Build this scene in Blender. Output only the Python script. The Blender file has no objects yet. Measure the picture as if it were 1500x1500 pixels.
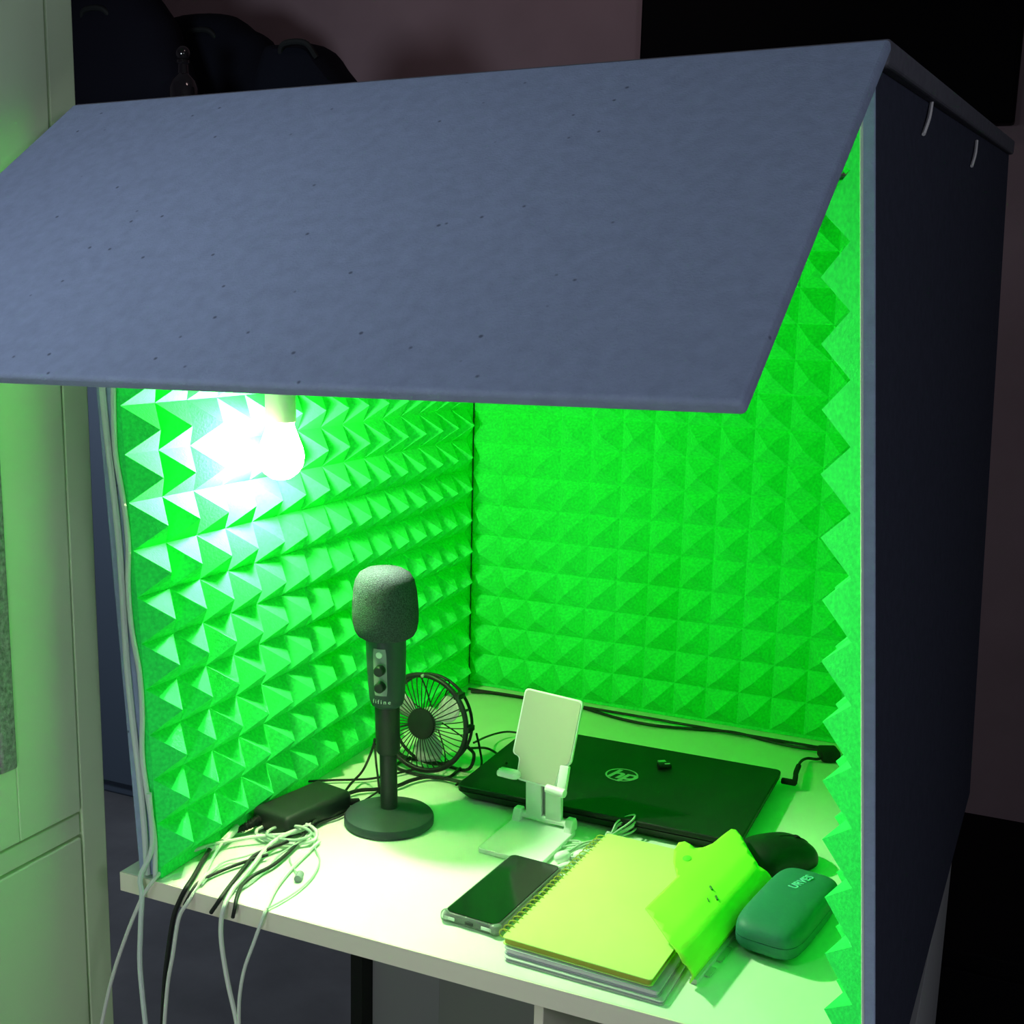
import bpy, bmesh, math, random
from mathutils import Vector, Matrix
random.seed(7)
C = bpy.context.scene.collection
DESK = 0.75          # desk top height above the floor; coordinates below are given from the desk top
RAD = math.radians

# ------------------------------------------------------------------ materials
def mat(name, col, rough=0.6, metal=0.0, spec=0.5, bump=None, var=None, specks=None, trans=0.0, ior=1.45, emis=None, coat=0.0, alpha=None):
    m = bpy.data.materials.new(name); m.use_nodes = True
    nt = m.node_tree; n = nt.nodes; l = nt.links
    b = n['Principled BSDF']
    b.inputs['Base Color'].default_value = (*col, 1)
    b.inputs['Roughness'].default_value = rough
    b.inputs['Metallic'].default_value = metal
    b.inputs['Specular IOR Level'].default_value = spec
    b.inputs['IOR'].default_value = ior
    b.inputs['Transmission Weight'].default_value = trans
    b.inputs['Coat Weight'].default_value = coat
    if alpha is not None: b.inputs['Alpha'].default_value = alpha
    if emis:
        b.inputs['Emission Color'].default_value = (*emis[0], 1); b.inputs['Emission Strength'].default_value = emis[1]
    tc = n.new('ShaderNodeTexCoord')
    colout = None
    if var:
        nz = n.new('ShaderNodeTexNoise'); nz.inputs['Scale'].default_value = var[0]; nz.inputs['Detail'].default_value = 5
        l.new(tc.outputs['Object'], nz.inputs['Vector'])
        rp = n.new('ShaderNodeValToRGB'); a = var[1]
        rp.color_ramp.elements[0].position = 0.3; rp.color_ramp.elements[1].position = 0.7
        rp.color_ramp.elements[0].color = (*[c * (1 - a) for c in col], 1)
        rp.color_ramp.elements[1].color = (*[min(1, c * (1 + a)) for c in col], 1)
        l.new(nz.outputs['Fac'], rp.inputs['Fac']); colout = rp.outputs['Color']
    if specks:
        vz = n.new('ShaderNodeTexVoronoi'); vz.inputs['Scale'].default_value = specks[0]
        l.new(tc.outputs['Object'], vz.inputs['Vector'])
        r2 = n.new('ShaderNodeValToRGB'); r2.color_ramp.elements[0].position = specks[1]; r2.color_ramp.elements[1].position = specks[1] + 0.04
        l.new(vz.outputs['Distance'], r2.inputs['Fac'])
        mx = n.new('ShaderNodeMix'); mx.data_type = 'RGBA'
        l.new(r2.outputs['Color'], mx.inputs['Factor'])
        mx.inputs['A'].default_value = (*[c * specks[2] for c in col], 1)
        if colout: l.new(colout, mx.inputs['B'])
        else: mx.inputs['B'].default_value = (*col, 1)
        colout = mx.outputs['Result']
    if colout: l.new(colout, b.inputs['Base Color'])
    if bump:
        nb = n.new('ShaderNodeTexNoise'); nb.inputs['Scale'].default_value = bump[0]; nb.inputs['Detail'].default_value = 3
        l.new(tc.outputs['Object'], nb.inputs['Vector'])
        bp = n.new('ShaderNodeBump'); bp.inputs['Strength'].default_value = bump[1]; bp.inputs['Distance'].default_value = bump[2] if len(bump) > 2 else 0.002
        l.new(nb.outputs['Fac'], bp.inputs['Height']); l.new(bp.outputs['Normal'], b.inputs['Normal'])
    return m

M = {}
M['foam'] = mat('green_foam', (0.036, 0.885, 0.145), 0.95, spec=0.1, bump=(420, 0.35, 0.001), var=(260, 0.12))
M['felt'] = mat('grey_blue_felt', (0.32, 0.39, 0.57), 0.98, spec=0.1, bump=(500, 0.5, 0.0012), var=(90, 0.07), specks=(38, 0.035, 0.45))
M['felt_dark'] = mat('navy_felt', (0.13, 0.13, 0.16), 0.98, spec=0.1, bump=(500, 0.5, 0.0012), var=(90, 0.08))
M['felt_trim'] = mat('pale_felt_trim', (0.62, 0.70, 0.66), 0.95, spec=0.1, bump=(300, 0.4))
M['desk'] = mat('laminate_green_bounce', (0.70, 0.84, 0.66), 0.45, spec=0.35, var=(14, 0.02))  # white desk; green bounce from the foam is mixed into its colour
M['desk_edge'] = mat('greige_edge_band', (0.80, 0.77, 0.62), 0.6, spec=0.3)
M['desk_side'] = mat('grey_board', (0.42, 0.43, 0.44), 0.7, spec=0.3)
M['black'] = mat('black_plastic', (0.012, 0.014, 0.016), 0.5, spec=0.4)
M['black_soft'] = mat('black_rubber', (0.010, 0.012, 0.012), 0.75, spec=0.3)
M['mic'] = mat('slate_black_metal', (0.030, 0.040, 0.052), 0.5, spec=0.4, bump=(700, 0.1, 0.0005))
M['mic_foam'] = mat('charcoal_foam', (0.055, 0.062, 0.075), 1.0, spec=0.05, bump=(900, 0.9, 0.0018), var=(700, 0.5))
M['plate'] = mat('grey_control_plate', (0.25, 0.27, 0.28), 0.45, spec=0.5)
M['white_mark'] = mat('white_print', (0.75, 0.78, 0.76), 0.5)
M['laptop'] = mat('black_laptop_shell', (0.008, 0.011, 0.010), 0.45, spec=0.35, bump=(900, 0.05, 0.0003))
M['silver'] = mat('silver_emblem', (0.55, 0.57, 0.56), 0.35, metal=0.6)
M['white_plastic'] = mat('white_plastic', (0.72, 0.76, 0.72), 0.4, spec=0.4)
M['rubber_pad'] = mat('pale_grey_pad', (0.40, 0.41, 0.32), 0.7, spec=0.2)
M['blade'] = mat('pale_fan_blade', (0.55, 0.58, 0.58), 0.4)
M['screen'] = mat('dark_phone_glass', (0.006, 0.010, 0.008), 0.12, spec=0.5)
M['clear'] = mat('clear_silicone', (0.90, 0.95, 0.90), 0.12, trans=0.85, ior=1.40)
M['yellow'] = mat('yellow_cover', (0.56, 0.84, 0.20), 0.6, spec=0.3, var=(6, 0.03))
M['paper'] = mat('white_paper', (0.62, 0.62, 0.60), 0.9, spec=0.1)
M['grey_paper'] = mat('grey_paper_edges', (0.42, 0.42, 0.46), 0.9, spec=0.1)
M['olive'] = mat('olive_card', (0.40, 0.42, 0.06), 0.8, spec=0.2)
M['card'] = mat('lime_card', (0.36, 0.84, 0.06), 0.6, spec=0.2, var=(9, 0.04))
M['ink'] = mat('dark_green_ink', (0.03, 0.16, 0.03), 0.8)
M['case'] = mat('teal_leatherette', (0.030, 0.155, 0.125), 0.55, spec=0.35, bump=(350, 0.12, 0.0008))
M['case_mark'] = mat('pale_teal_print', (0.18, 0.55, 0.55), 0.5)
M['white_cable'] = mat('white_cable', (0.66, 0.70, 0.64), 0.5)
M['black_cable'] = mat('black_cable', (0.008, 0.010, 0.010), 0.6)
M['clear_cable'] = mat('pale_translucent_cable', (0.62, 0.74, 0.62), 0.25, trans=0.3)
M['cabinet'] = mat('painted_wood_green_bounce', (0.70, 0.87, 0.57), 0.6, spec=0.25, bump=(60, 0.08, 0.001), var=(5, 0.04))  # white paint, with the booth's green light tinted into it
M['under_shade'] = mat('shade_dark_board', (0.02, 0.025, 0.02), 0.9)
M['moulding'] = mat('grey_moulding', (0.30, 0.30, 0.28), 0.7, bump=(240, 0.8, 0.003), var=(200, 0.4))
M['pane'] = mat('dark_glass', (0.008, 0.012, 0.010), 0.08, spec=0.6)
M['wall'] = mat('mauve_grey_plaster', (0.30, 0.215, 0.235), 0.9, spec=0.1, bump=(40, 0.1), var=(3, 0.12))
M['wall2'] = mat('grey_plaster', (0.26, 0.23, 0.24), 0.9, spec=0.1, bump=(40, 0.1), var=(3, 0.1))
M['floor'] = mat('dark_grey_floor', (0.30, 0.31, 0.33), 0.6, spec=0.2, var=(7, 0.15))
M['ceil'] = mat('ceiling_paint', (0.4, 0.38, 0.38), 0.9)
M['bag'] = mat('navy_black_fabric', (0.007, 0.007, 0.012), 0.9, spec=0.1, bump=(120, 0.5))
M['bag2'] = mat('black_fabric', (0.006, 0.007, 0.012), 0.9, spec=0.1, bump=(120, 0.5))
M['tallcab'] = mat('slate_cabinet', (0.22, 0.29, 0.40), 0.6)
M['tv'] = mat('black_screen', (0.002, 0.002, 0.003), 0.5, spec=0.05)
M['blackbox'] = mat('black_board', (0.004, 0.004, 0.005), 0.7, spec=0.1)
M['bottle'] = mat('dark_glass_bottle', (0.012, 0.010, 0.012), 0.08, spec=0.8, coat=0.5)
M['strap'] = mat('white_nylon', (0.95, 0.94, 0.95), 0.5)
M['bulb'] = mat('opal_bulb', (0.9, 0.95, 0.9), 0.4, emis=((0.92, 1.0, 0.52), 170))
def directional_glow(m, strength):     # made-up emission falloff sends most light towards the left wall and the front
    n = m.node_tree.nodes; l = m.node_tree.links; b = n['Principled BSDF']
    g = n.new('ShaderNodeNewGeometry'); sx = n.new('ShaderNodeVectorMath'); sx.operation = 'DOT_PRODUCT'; l.new(g.outputs['Normal'], sx.inputs[0]); sx.inputs[1].default_value = (-0.86, -0.51, 0)
    mr = n.new('ShaderNodeMapRange'); mr.inputs['From Min'].default_value = 0.5; mr.inputs['From Max'].default_value = -0.3
    mr.inputs['To Min'].default_value = strength; mr.inputs['To Max'].default_value = strength * 0.07
    l.new(sx.outputs['Value'], mr.inputs['Value']); l.new(mr.outputs['Result'], b.inputs['Emission Strength'])
directional_glow(M['bulb'], 700)
M['felt_shaded'] = mat('shaded_felt', (0.050, 0.055, 0.085), 0.98, spec=0.1, bump=(500, 0.5, 0.0012), var=(90, 0.08))  # same felt as the flap, with the outer side's shade in its colour
M['under'] = mat('dim_board', (0.30, 0.31, 0.30), 0.8, spec=0.1)

# ------------------------------------------------------------------ helpers
def catmull(pts, n=8, closed=False):
    P = [Vector(p) for p in pts]; out = []
    if len(P) < 3: return P
    N = len(P)
    for i in range(N if closed else N - 1):
        if closed: a, b, c, d = P[i - 1], P[i], P[(i + 1) % N], P[(i + 2) % N]
        else:
            b, c = P[i], P[i + 1]
            a = P[i - 1] if i > 0 else b * 2 - c
            d = P[i + 2] if i + 2 < N else c * 2 - b
        for k in range(n):
            t = k / n
            out.append(0.5 * ((2 * b) + (c - a) * t + (2 * a - 5 * b + 4 * c - d) * t * t + (-a + 3 * b - 3 * c + d) * t ** 3))
    if not closed: out.append(P[-1])
    return out

class MB:
    def __init__(s): s.bm = bmesh.new()
    def box(s, c, size, rot=None, bevel=0, seg=2):
        r = bmesh.ops.create_cube(s.bm, size=1.0); vs = r['verts']
        for v in vs: v.co = Vector((v.co.x * size[0], v.co.y * size[1], v.co.z * size[2]))
        if bevel:
            es = list({e for v in vs for e in v.link_edges})
            q = bmesh.ops.bevel(s.bm, geom=es, offset=bevel, segments=seg, affect='EDGES', profile=0.5)
            vs = list({v for f in q['faces'] for v in f.verts} | {v for v in vs if v.is_valid})
        mt = Matrix.Translation(c) @ (rot.to_4x4() if rot else Matrix.Identity(4))
        for v in vs: v.co = mt @ v.co
        return s
    def hexa(s, p):     # 8 corners: bottom ring 0-3, top ring 4-7
        v = [s.bm.verts.new(q) for q in p]
        for f in ((3, 2, 1, 0), (4, 5, 6, 7), (0, 1, 5, 4), (1, 2, 6, 5), (2, 3, 7, 6), (3, 0, 4, 7)): s.bm.faces.new([v[i] for i in f])
        return s
    def tube(s, pts, r, seg=8, closed=False, smooth=6, cap=True):
        P = catmull(pts, smooth, closed) if smooth else [Vector(p) for p in pts]
        N = len(P); rings = []; up = None
        for i in range(N):
            if closed: t = P[(i + 1) % N] - P[i - 1]
            else: t = P[min(i + 1, N - 1)] - P[max(i - 1, 0)]
            if t.length < 1e-9: t = Vector((0, 0, 1))
            t.normalize()
            if up is None:
                up = Vector((0, 0, 1)) if abs(t.z) < 0.9 else Vector((1, 0, 0))
            up = (up - t * up.dot(t)); up.normalize(); sd = t.cross(up)
            rr = r(i / max(1, N - 1)) if callable(r) else r
            rings.append([s.bm.verts.new(P[i] + (up * math.cos(a) + sd * math.sin(a)) * rr) for a in [2 * math.pi * k / seg for k in range(seg)]])
        for i in range(N if closed else N - 1):
            A, B = rings[i], rings[(i + 1) % N]
            for k in range(seg): s.bm.faces.new((A[k], A[(k + 1) % seg], B[(k + 1) % seg], B[k]))
        if cap and not closed: s.bm.faces.new(rings[0][::-1]); s.bm.faces.new(rings[-1])
        return s
    def lathe(s, prof, seg=48, c=(0, 0, 0), mt=None, sy=1.0):
        c = Vector(c); rings = []
        for r, z in prof:
            if r < 1e-6: rings.append([s.bm.verts.new((0, 0, z))])
            else: rings.append([s.bm.verts.new((r * math.cos(2 * math.pi * k / seg), sy * r * math.sin(2 * math.pi * k / seg), z)) for k in range(seg)])
        for A, B in zip(rings, rings[1:]):
            for k in range(seg):
                k2 = (k + 1) % seg
                f = [A[k], A[k2], B[k2], B[k]] if len(A) > 1 and len(B) > 1 else ([A[0], B[k2], B[k]] if len(A) == 1 else [A[k], A[k2], B[0]])
                if len(A) == 1 and len(B) == 1: continue
                s.bm.faces.new(f)
        for R in rings:
            for v in R: v.co = (mt @ v.co if mt else v.co) + c
        return s
    def prism(s, poly, z0, z1, mt=None):
        a = [s.bm.verts.new((x, y, z0)) for x, y in poly]; b = [s.bm.verts.new((x, y, z1)) for x, y in poly]
        n = len(poly); s.bm.faces.new(a[::-1]); s.bm.faces.new(b)
        for i in range(n): s.bm.faces.new((a[i], a[(i + 1) % n], b[(i + 1) % n], b[i]))
        if mt:
            for v in a + b: v.co = mt @ v.co
        return s
    def sq(s, c, abc, e1, e2, nu=48, nv=24, rot=0, fn=None):   # superellipsoid
        def p(w, e): return math.copysign(abs(w) ** e, w)
        rings = []
        for i in range(nv + 1):
            v = -math.pi / 2 + math.pi * i / nv; rings.append([])
            for k in range(nu):
                u = 2 * math.pi * k / nu
                q = Vector((abc[0] * p(math.cos(v), e1) * p(math.cos(u), e2), abc[1] * p(math.cos(v), e1) * p(math.sin(u), e2), abc[2] * p(math.sin(v), e1)))
                if fn: q = fn(q)
                q = Matrix.Rotation(rot, 3, 'Z') @ q
                rings[-1].append(s.bm.verts.new(q + Vector(c)))
        for A, B in zip(rings, rings[1:]):
            for k in range(nu): s.bm.faces.new((A[k], A[(k + 1) % nu], B[(k + 1) % nu], B[k]))
        bmesh.ops.remove_doubles(s.bm, verts=s.bm.verts[:], dist=1e-6)
        return s
    def build(s, name, m, parent=None, smooth=True, bevel=0, seg=2, world=None):
        bmesh.ops.recalc_face_normals(s.bm, faces=s.bm.faces[:])
        if world is not None:
            for v in s.bm.verts: v.co -= Vector(world)
        me = bpy.data.meshes.new(name); s.bm.to_mesh(me); s.bm.free()
        me.materials.append(m)
        o = bpy.data.objects.new(name, me); C.objects.link(o)
        if parent: o.parent = parent
        elif world is not None: o.location = world
        if smooth:
            for p in me.polygons: p.use_smooth = True
            try: me.set_sharp_from_angle(angle=RAD(38))
            except Exception: pass
        if bevel:
            b = o.modifiers.new('bevel', 'BEVEL'); b.width = bevel; b.segments = seg; b.limit_method = 'ANGLE'; b.angle_limit = RAD(40)
        return o

def thing(name, label, cat, loc=(0, 0, 0), rz=0.0, group=None):
    o = bpy.data.objects.new(name, None); C.objects.link(o); o.location = loc; o.rotation_euler = (0, 0, rz)
    o.empty_display_size = 0.05
    return tag(o, label, cat, group)
def tag(o, label, cat, group=None):
    o['label'] = label; o['category'] = cat
    if group: o['group'] = group
    return o
def struct(o): o['kind'] = 'structure'; return o

def text_mesh(name, txt, size, m, parent, mt, bend=None, shear=0.0, spacing=1.0, thick=0.0003, off=0.02):
    cu = bpy.data.curves.new(name, 'FONT'); cu.body = txt; cu.size = size; cu.align_x = 'CENTER'; cu.align_y = 'CENTER'
    cu.shear = shear; cu.extrude = thick; cu.space_character = spacing; cu.resolution_u = 6; cu.offset = size * off
    t = bpy.data.objects.new('tmp', cu); C.objects.link(t)
    dg = bpy.context.evaluated_depsgraph_get(); dg.update()
    me = bpy.data.meshes.new_from_object(t.evaluated_get(dg)); bpy.data.objects.remove(t); bpy.data.curves.remove(cu)
    for v in me.vertices:
        q = v.co.copy()
        if bend: q = Vector((bend * math.sin(q.x / bend) , q.y, q.z + bend * (math.cos(q.x / bend) - 1)))
        v.co = mt @ q
    me.materials.clear(); me.materials.append(m); me.name = name
    o = bpy.data.objects.new(name, me); C.objects.link(o); o.parent = parent
    return o

def lerp(a, b, t): return a + (b - a) * t

# ------------------------------------------------------------------ room shell
XL, XR, YF, YB, ZF, ZC = -2.3, 2.4, -2.6, 2.2, -DESK, 2.0
struct(MB().box(((XL + XR) / 2, (YF + YB) / 2, ZF - 0.05), (XR - XL + 0.2, YB - YF + 0.2, 0.1)).build('floor', M['floor'], smooth=False))
struct(MB().box(((XL + XR) / 2, (YF + YB) / 2, ZC + 0.05), (XR - XL + 0.2, YB - YF + 0.2, 0.1)).build('ceiling', M['ceil'], smooth=False))
struct(MB().box(((XL + XR) / 2, YB + 0.05, (ZF + ZC) / 2), (XR - XL + 0.2, 0.1, ZC - ZF)).build('wall_back', M['wall'], smooth=False))
struct(MB().box((XL - 0.05, (YF + YB) / 2, (ZF + ZC) / 2), (0.1, YB - YF, ZC - ZF)).build('wall_left', M['wall2'], smooth=False))
struct(MB().box((XR + 0.05, (YF + YB) / 2, (ZF + ZC) / 2), (0.1, YB - YF, ZC - ZF)).build('wall_right', M['wall2'], smooth=False))
struct(MB().box(((XL + XR) / 2, YF - 0.05, (ZF + ZC) / 2), (XR - XL + 0.2, 0.1, ZC - ZF)).build('wall_front', M['wall2'], smooth=False))

# ------------------------------------------------------------------ sound booth
BO = Vector((0.35, 0.4, 0.0))
booth = thing('soundproof_booth', 'blue-grey felt tabletop recording booth lined with green pyramid foam, front flap hanging open', 'recording booth', BO)
P_ = 0.05
SL, DD = -0.0653, 0.7777
def wl(y, z): return SL * z * (1 - y / 0.80)               # valley plane of the left foam
def wr_out(y, z):                                           # outer face of the right panel
    f = 0.692 + (0.779 - z) * 0.0792; b = 0.752 + (0.848 - z) * 0.0367
    return lerp(f, b, (y + 0.04) / 0.84)

def foam(name, parent, fn, nu, nv, h, base, u0, v0, u1, v1, flare=0.0):
    """fn(u, v, n) -> point; pyramids on [0..nu]x[0..nv] from (u0, v0), flat margin out to (u1, v1) and down to v=0"""
    bm = bmesh.new()
    us = [u0 + P_ * i for i in range(nu + 1)]; vs = [v0 + P_ * j for j in range(nv + 1)]
    g = [[bm.verts.new(fn(u, v, 0)) for v in vs] for u in us]
    for i in range(nu):
        for j in range(nv):
            a = bm.verts.new(fn((us[i] + us[i + 1]) / 2, (vs[j] + vs[j + 1]) / 2, h * random.uniform(0.96, 1.03)))
            q = [g[i][j], g[i + 1][j], g[i + 1][j + 1], g[i][j + 1]]
            for k in range(4): bm.faces.new((q[k], q[(k + 1) % 4], a))
    def quad(a, b, c, d): bm.faces.new([bm.verts.new(p) for p in (a, b, c, d)])
    vb = 0.0005
    quad(fn(u0, vb, 0), fn(u1, vb, 0), fn(u1, v0, 0), fn(u0, v0, 0))
    quad(fn(us[-1], v0, 0), fn(u1, v0, 0), fn(u1, v1, 0), fn(us[-1], v1, 0))
    quad(fn(u0, vs[-1], 0), fn(u1, vs[-1], 0), fn(u1, v1, 0), fn(u0, v1, 0))
    for (ua, va, ub, vb2) in ((u0, vb, u1, vb), (u1, vb, u1, v1), (u1, v1, u0, v1), (u0, v1, u0, vb)):
        fa, fb = (flare if ua == u0 else 0), (flare if ub == u0 else 0)
        quad(fn(ua, va, 0), fn(ub, vb2, 0), fn(ub - fb, vb2, -base), fn(ua - fa, va, -base))
    bmesh.ops.remove_doubles(bm, verts=bm.verts[:], dist=1e-5)
    bmesh.ops.recalc_face_normals(bm, faces=bm.faces[:])
    me = bpy.data.meshes.new(name)
    for v in bm.verts: v.co -= BO
    bm.to_mesh(me); bm.free(); me.materials.append(M['foam'])
    o = bpy.data.objects.new(name, me); C.objects.link(o); o.parent = parent
    o['label'] = 'bright green pyramid acoustic foam'
    return o

HP, BASE = 0.0275, 0.0095
ZT = 0.79
def panel(name, m, pts, label=None):
    o = MB().hexa([Vector(p) - BO for p in pts]).build(name, m, booth, smooth=False, bevel=0.003, seg=3)
    if label: o['label'] = label
    return o
def slab(name, m, fn, t, u0, u1, v0, v1f, label=None):
    """fn(u, v, d) -> point at depth d (0..t) through the panel; top edge v1f(u)"""
    bm = bmesh.new(); n = 12; L = []
    for d in (0, t):
        L.append([[bm.verts.new(Vector(fn(lerp(u0, u1, i / n), lerp(v0, v1f(lerp(u0, u1, i / n)), j / n), d)) - BO) for j in range(n + 1)] for i in range(n + 1)])
    for A in L:
        for i in range(n):
            for j in range(n): bm.faces.new((A[i][j], A[i + 1][j], A[i + 1][j + 1], A[i][j + 1]))
    A, B = L
    for i in range(n):
        bm.faces.new((A[i][0], A[i + 1][0], B[i + 1][0], B[i][0])); bm.faces.new((A[i][n], A[i + 1][n], B[i + 1][n], B[i][n]))
        bm.faces.new((A[0][i], A[0][i + 1], B[0][i + 1], B[0][i])); bm.faces.new((A[n][i], A[n][i + 1], B[n][i + 1], B[n][i]))
    b = MB(); b.bm.free(); b.bm = bm
    o = b.build(name, m, booth, smooth=True, bevel=0.002, seg=2)
    if label: o['label'] = label
    return o
# left panel
def lo(y, z, t): return (wl(y, z) - BASE - t, y, z)
zb, zt = 0.001, 0.795
lp = slab('side_panel', M['felt'], lo, 0.0215, 0.0, 0.8, 0.001, lambda u: 0.789)
foam('foam_lining', lp, lambda u, v, n: (wl(u, v) + n, u, v), 15, 15, HP, BASE, 0.0, 0.0128, 0.775, 0.787)
# wavy fabric edge along the left panel's front
pts = []
for k in range(18):
    z = 0.002 + k * 0.785 / 17
    pts.append(Vector((wl(0, z) - 0.006 + 0.0035 * math.sin(k * 1.7) , -0.003, z)) - BO)
e = MB().tube(pts, 0.0028, 8).build('edge_trim', M['felt_trim'], lp); e['label'] = 'pale fabric edging'
pts = [Vector((wl(0, z) - 0.017 + 0.002 * math.sin(z * 21), -0.003, z)) - BO for z in [0.003 + k * 0.06 for k in range(14)]]
MB().tube(pts, 0.0035, 8).build('edge_trim', M['felt_trim'], lp)['label'] = 'pale fabric edging'
# right panel
PT = 0.010
def ro(y, z, t): return (wr_out(y, z) - t, y, z)
zb = -0.05
rp = slab('side_panel', M['felt_shaded'], ro, PT, -0.04, 0.8, zb, lambda u: lerp(0.7925, 0.8305, (u + 0.04) / 0.84))
rp['label'] = 'outer felt side panel, its shade put into a dark navy colour'
b = MB().hexa([Vector(p) - BO for p in [ro(-0.0425, zb, PT), ro(-0.0425, zb, 0), ro(-0.0402, zb, 0), ro(-0.0402, zb, PT), ro(-0.0425, 0.792, PT), ro(-0.0425, 0.792, 0), ro(-0.0402, 0.792, 0), ro(-0.0402, 0.792, PT)]])
b.build('front_edge', M['felt'], rp, smooth=False, bevel=0.0008)['label'] = 'grey felt front edge'
foam('foam_lining', rp, lambda u, v, n: (wr_out(u, v) - PT - BASE - n, u, v), 16, 15, HP, BASE, -0.033, 0.023, 0.775, 0.790, flare=0.0085)
pts = [Vector((wr_out(-0.04, z) - PT + 0.0005, -0.042, z)) - BO for z in [-0.05 + k * 0.0405 for k in range(21)]]
MB().tube(pts, 0.0014, 6).build('edge_trim', M['felt_trim'], rp)['label'] = 'thin pale edging'
# back panel
bx0, bx1 = -0.030, 0.775
bp = panel('back_panel', M['felt'], [(bx0, DD + BASE, 0.001), (bx1, DD + BASE, 0.001), (bx1, 0.8, 0.001), (bx0, 0.8, 0.001), (bx0, DD + BASE, 0.80), (bx1 - 0.03, DD + BASE, 0.81), (bx1 - 0.03, 0.8, 0.81), (bx0, 0.8, 0.80)])
foam('foam_lining', bp, lambda u, v, n: (u, DD - n, v), 14, 15, HP, BASE, 0.0, 0.0055, 0.745, 0.80)
# roof and flap
HL, HR, BR, BL = Vector((-0.079, 0, 0.808)), Vector((0.700, -0.042, 0.810)), Vector((0.758, 0.805, 0.848)), Vector((-0.034, 0.805, 0.835))
dn = Vector((0, 0, -0.018))
roof = panel('roof_panel', M['felt_dark'], [HL + dn, HR + dn, BR + dn, BL + dn, HL, HR, BR, BL])
def roof_z(x, y):
    t = max(0, min(1, y / 0.8)); return lerp(lerp(HL.z, HR.z, x / 0.7), lerp(BL.z, BR.z, x / 0.7), t)
foam('foam_lining', roof, lambda u, v, n: (u, v, roof_z(u, v) - 0.020 - 0.004 - n), 13, 15, HP, 0.004, 0.012, 0.015, 0.664, 0.768)
def flap_mesh():
    n = MB(); fd = Vector((-0.0158, -0.312, -0.247)); LL, LR = HL + fd, Vector((0.682, -0.352, 0.576))
    nn = (HR - HL).cross(fd).normalized()
    if nn.z < 0: nn = -nn
    t = nn * -0.010
    n.hexa([HL + t, LL + t, LR + t, HR + t, HL, LL, LR, HR])
    for v in n.bm.verts: v.co -= BO
    return n
fl = flap_mesh().build('front_flap', M['felt'], booth, smooth=True, bevel=0.0035, seg=4)
fl['label'] = 'wide blue-grey felt flap hanging down in front'
# white tie straps hanging on the outside of the right panel
for (a, b) in (((0.7180, 0.1838, 0.8024), (0.7210, 0.1443, 0.7702)), ((0.7420, 0.4749, 0.8061), (0.7440, 0.4434, 0.7767))):
    A, B = Vector(a), Vector(b)
    A.x = wr_out(A.y, A.z) + 0.0022; B.x = wr_out(B.y, B.z) + 0.0022
    o = MB().tube([A - BO, (A + B) / 2 - BO + Vector((0.001, 0.001, 0)), B - BO], 0.0017, 6).build('tie_strap', M['strap'], rp); o['label'] = 'white nylon strap end'

# ------------------------------------------------------------------ lamp
LX, LY, LZ = 0.054, 0.157, 0.450
lamp = thing('hanging_bulb', 'lit white round bulb hanging close to the left green foam, behind the flap', 'lamp', (LX, LY, LZ))
MB().lathe([(0, -0.026), (0.010, -0.024), (0.019, -0.0175), (0.0245, -0.009), (0.026, 0), (0.0245, 0.010), (0.020, 0.022), (0.016, 0.033), (0.0145, 0.038)], 40).build('bulb', M['bulb'], lamp)
MB().lathe([(0.0145, 0.038), (0.017, 0.040), (0.017, 0.072), (0.010, 0.080), (0, 0.080)], 32).build('socket', M['white_plastic'], lamp)
MB().tube([(0, 0, 0.079), (0.002, 0.001, 0.16), (0, 0, 0.24), (0, 0, 0.331)], 0.0025, 8).build('cord', M['white_cable'], lamp)

# ------------------------------------------------------------------ desk
desk = thing('desk', 'white laminate desk with greige front edge carrying the green booth', 'desk', (0.37, 0.4, -DESK))
DO = Vector((0.37, 0.4, -DESK))
def dbox(a, b, name, m, bev=0.001):
    a, b = Vector(a), Vector(b)
    return MB().box((a + b) / 2 - DO, tuple(b - a)).build(name, m, desk, smooth=False, bevel=bev)
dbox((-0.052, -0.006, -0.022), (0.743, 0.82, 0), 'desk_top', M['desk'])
dbox((-0.052, -0.0075, -0.0222), (0.743, -0.0055, -0.0003), 'front_edge', M['desk_edge'], 0.0004)['label'] = 'greige edge band'
dbox((0.750, 0.06, -DESK), (0.770, 0.81, -0.052), 'side_panel', M['desk_side'])
dbox((0.722, 0.06, -0.16), (0.7495, 0.80, -0.0225), 'batten', M['under'])
dbox((-0.045, 0.47, -DESK), (-0.025, 0.80, -0.0225), 'side_panel', M['under_shade'])  # board coloured near black to merge with the shade under the desk
dbox((0.436, 0.010, -DESK), (0.446, 0.55, -0.0225), 'divider', M['desk_edge'])
dbox((0.13, 0.42, -0.60), (0.436, 0.436, -0.0225), 'back_board', M['under'])
dbox((-0.024, 0.50, -0.70), (0.436, 0.516, -0.0225), 'rear_board', M['desk_side'])
dbox((0.446, 0.42, -0.60), (0.745, 0.436, -0.0225), 'back_board', M['under'])

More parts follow.
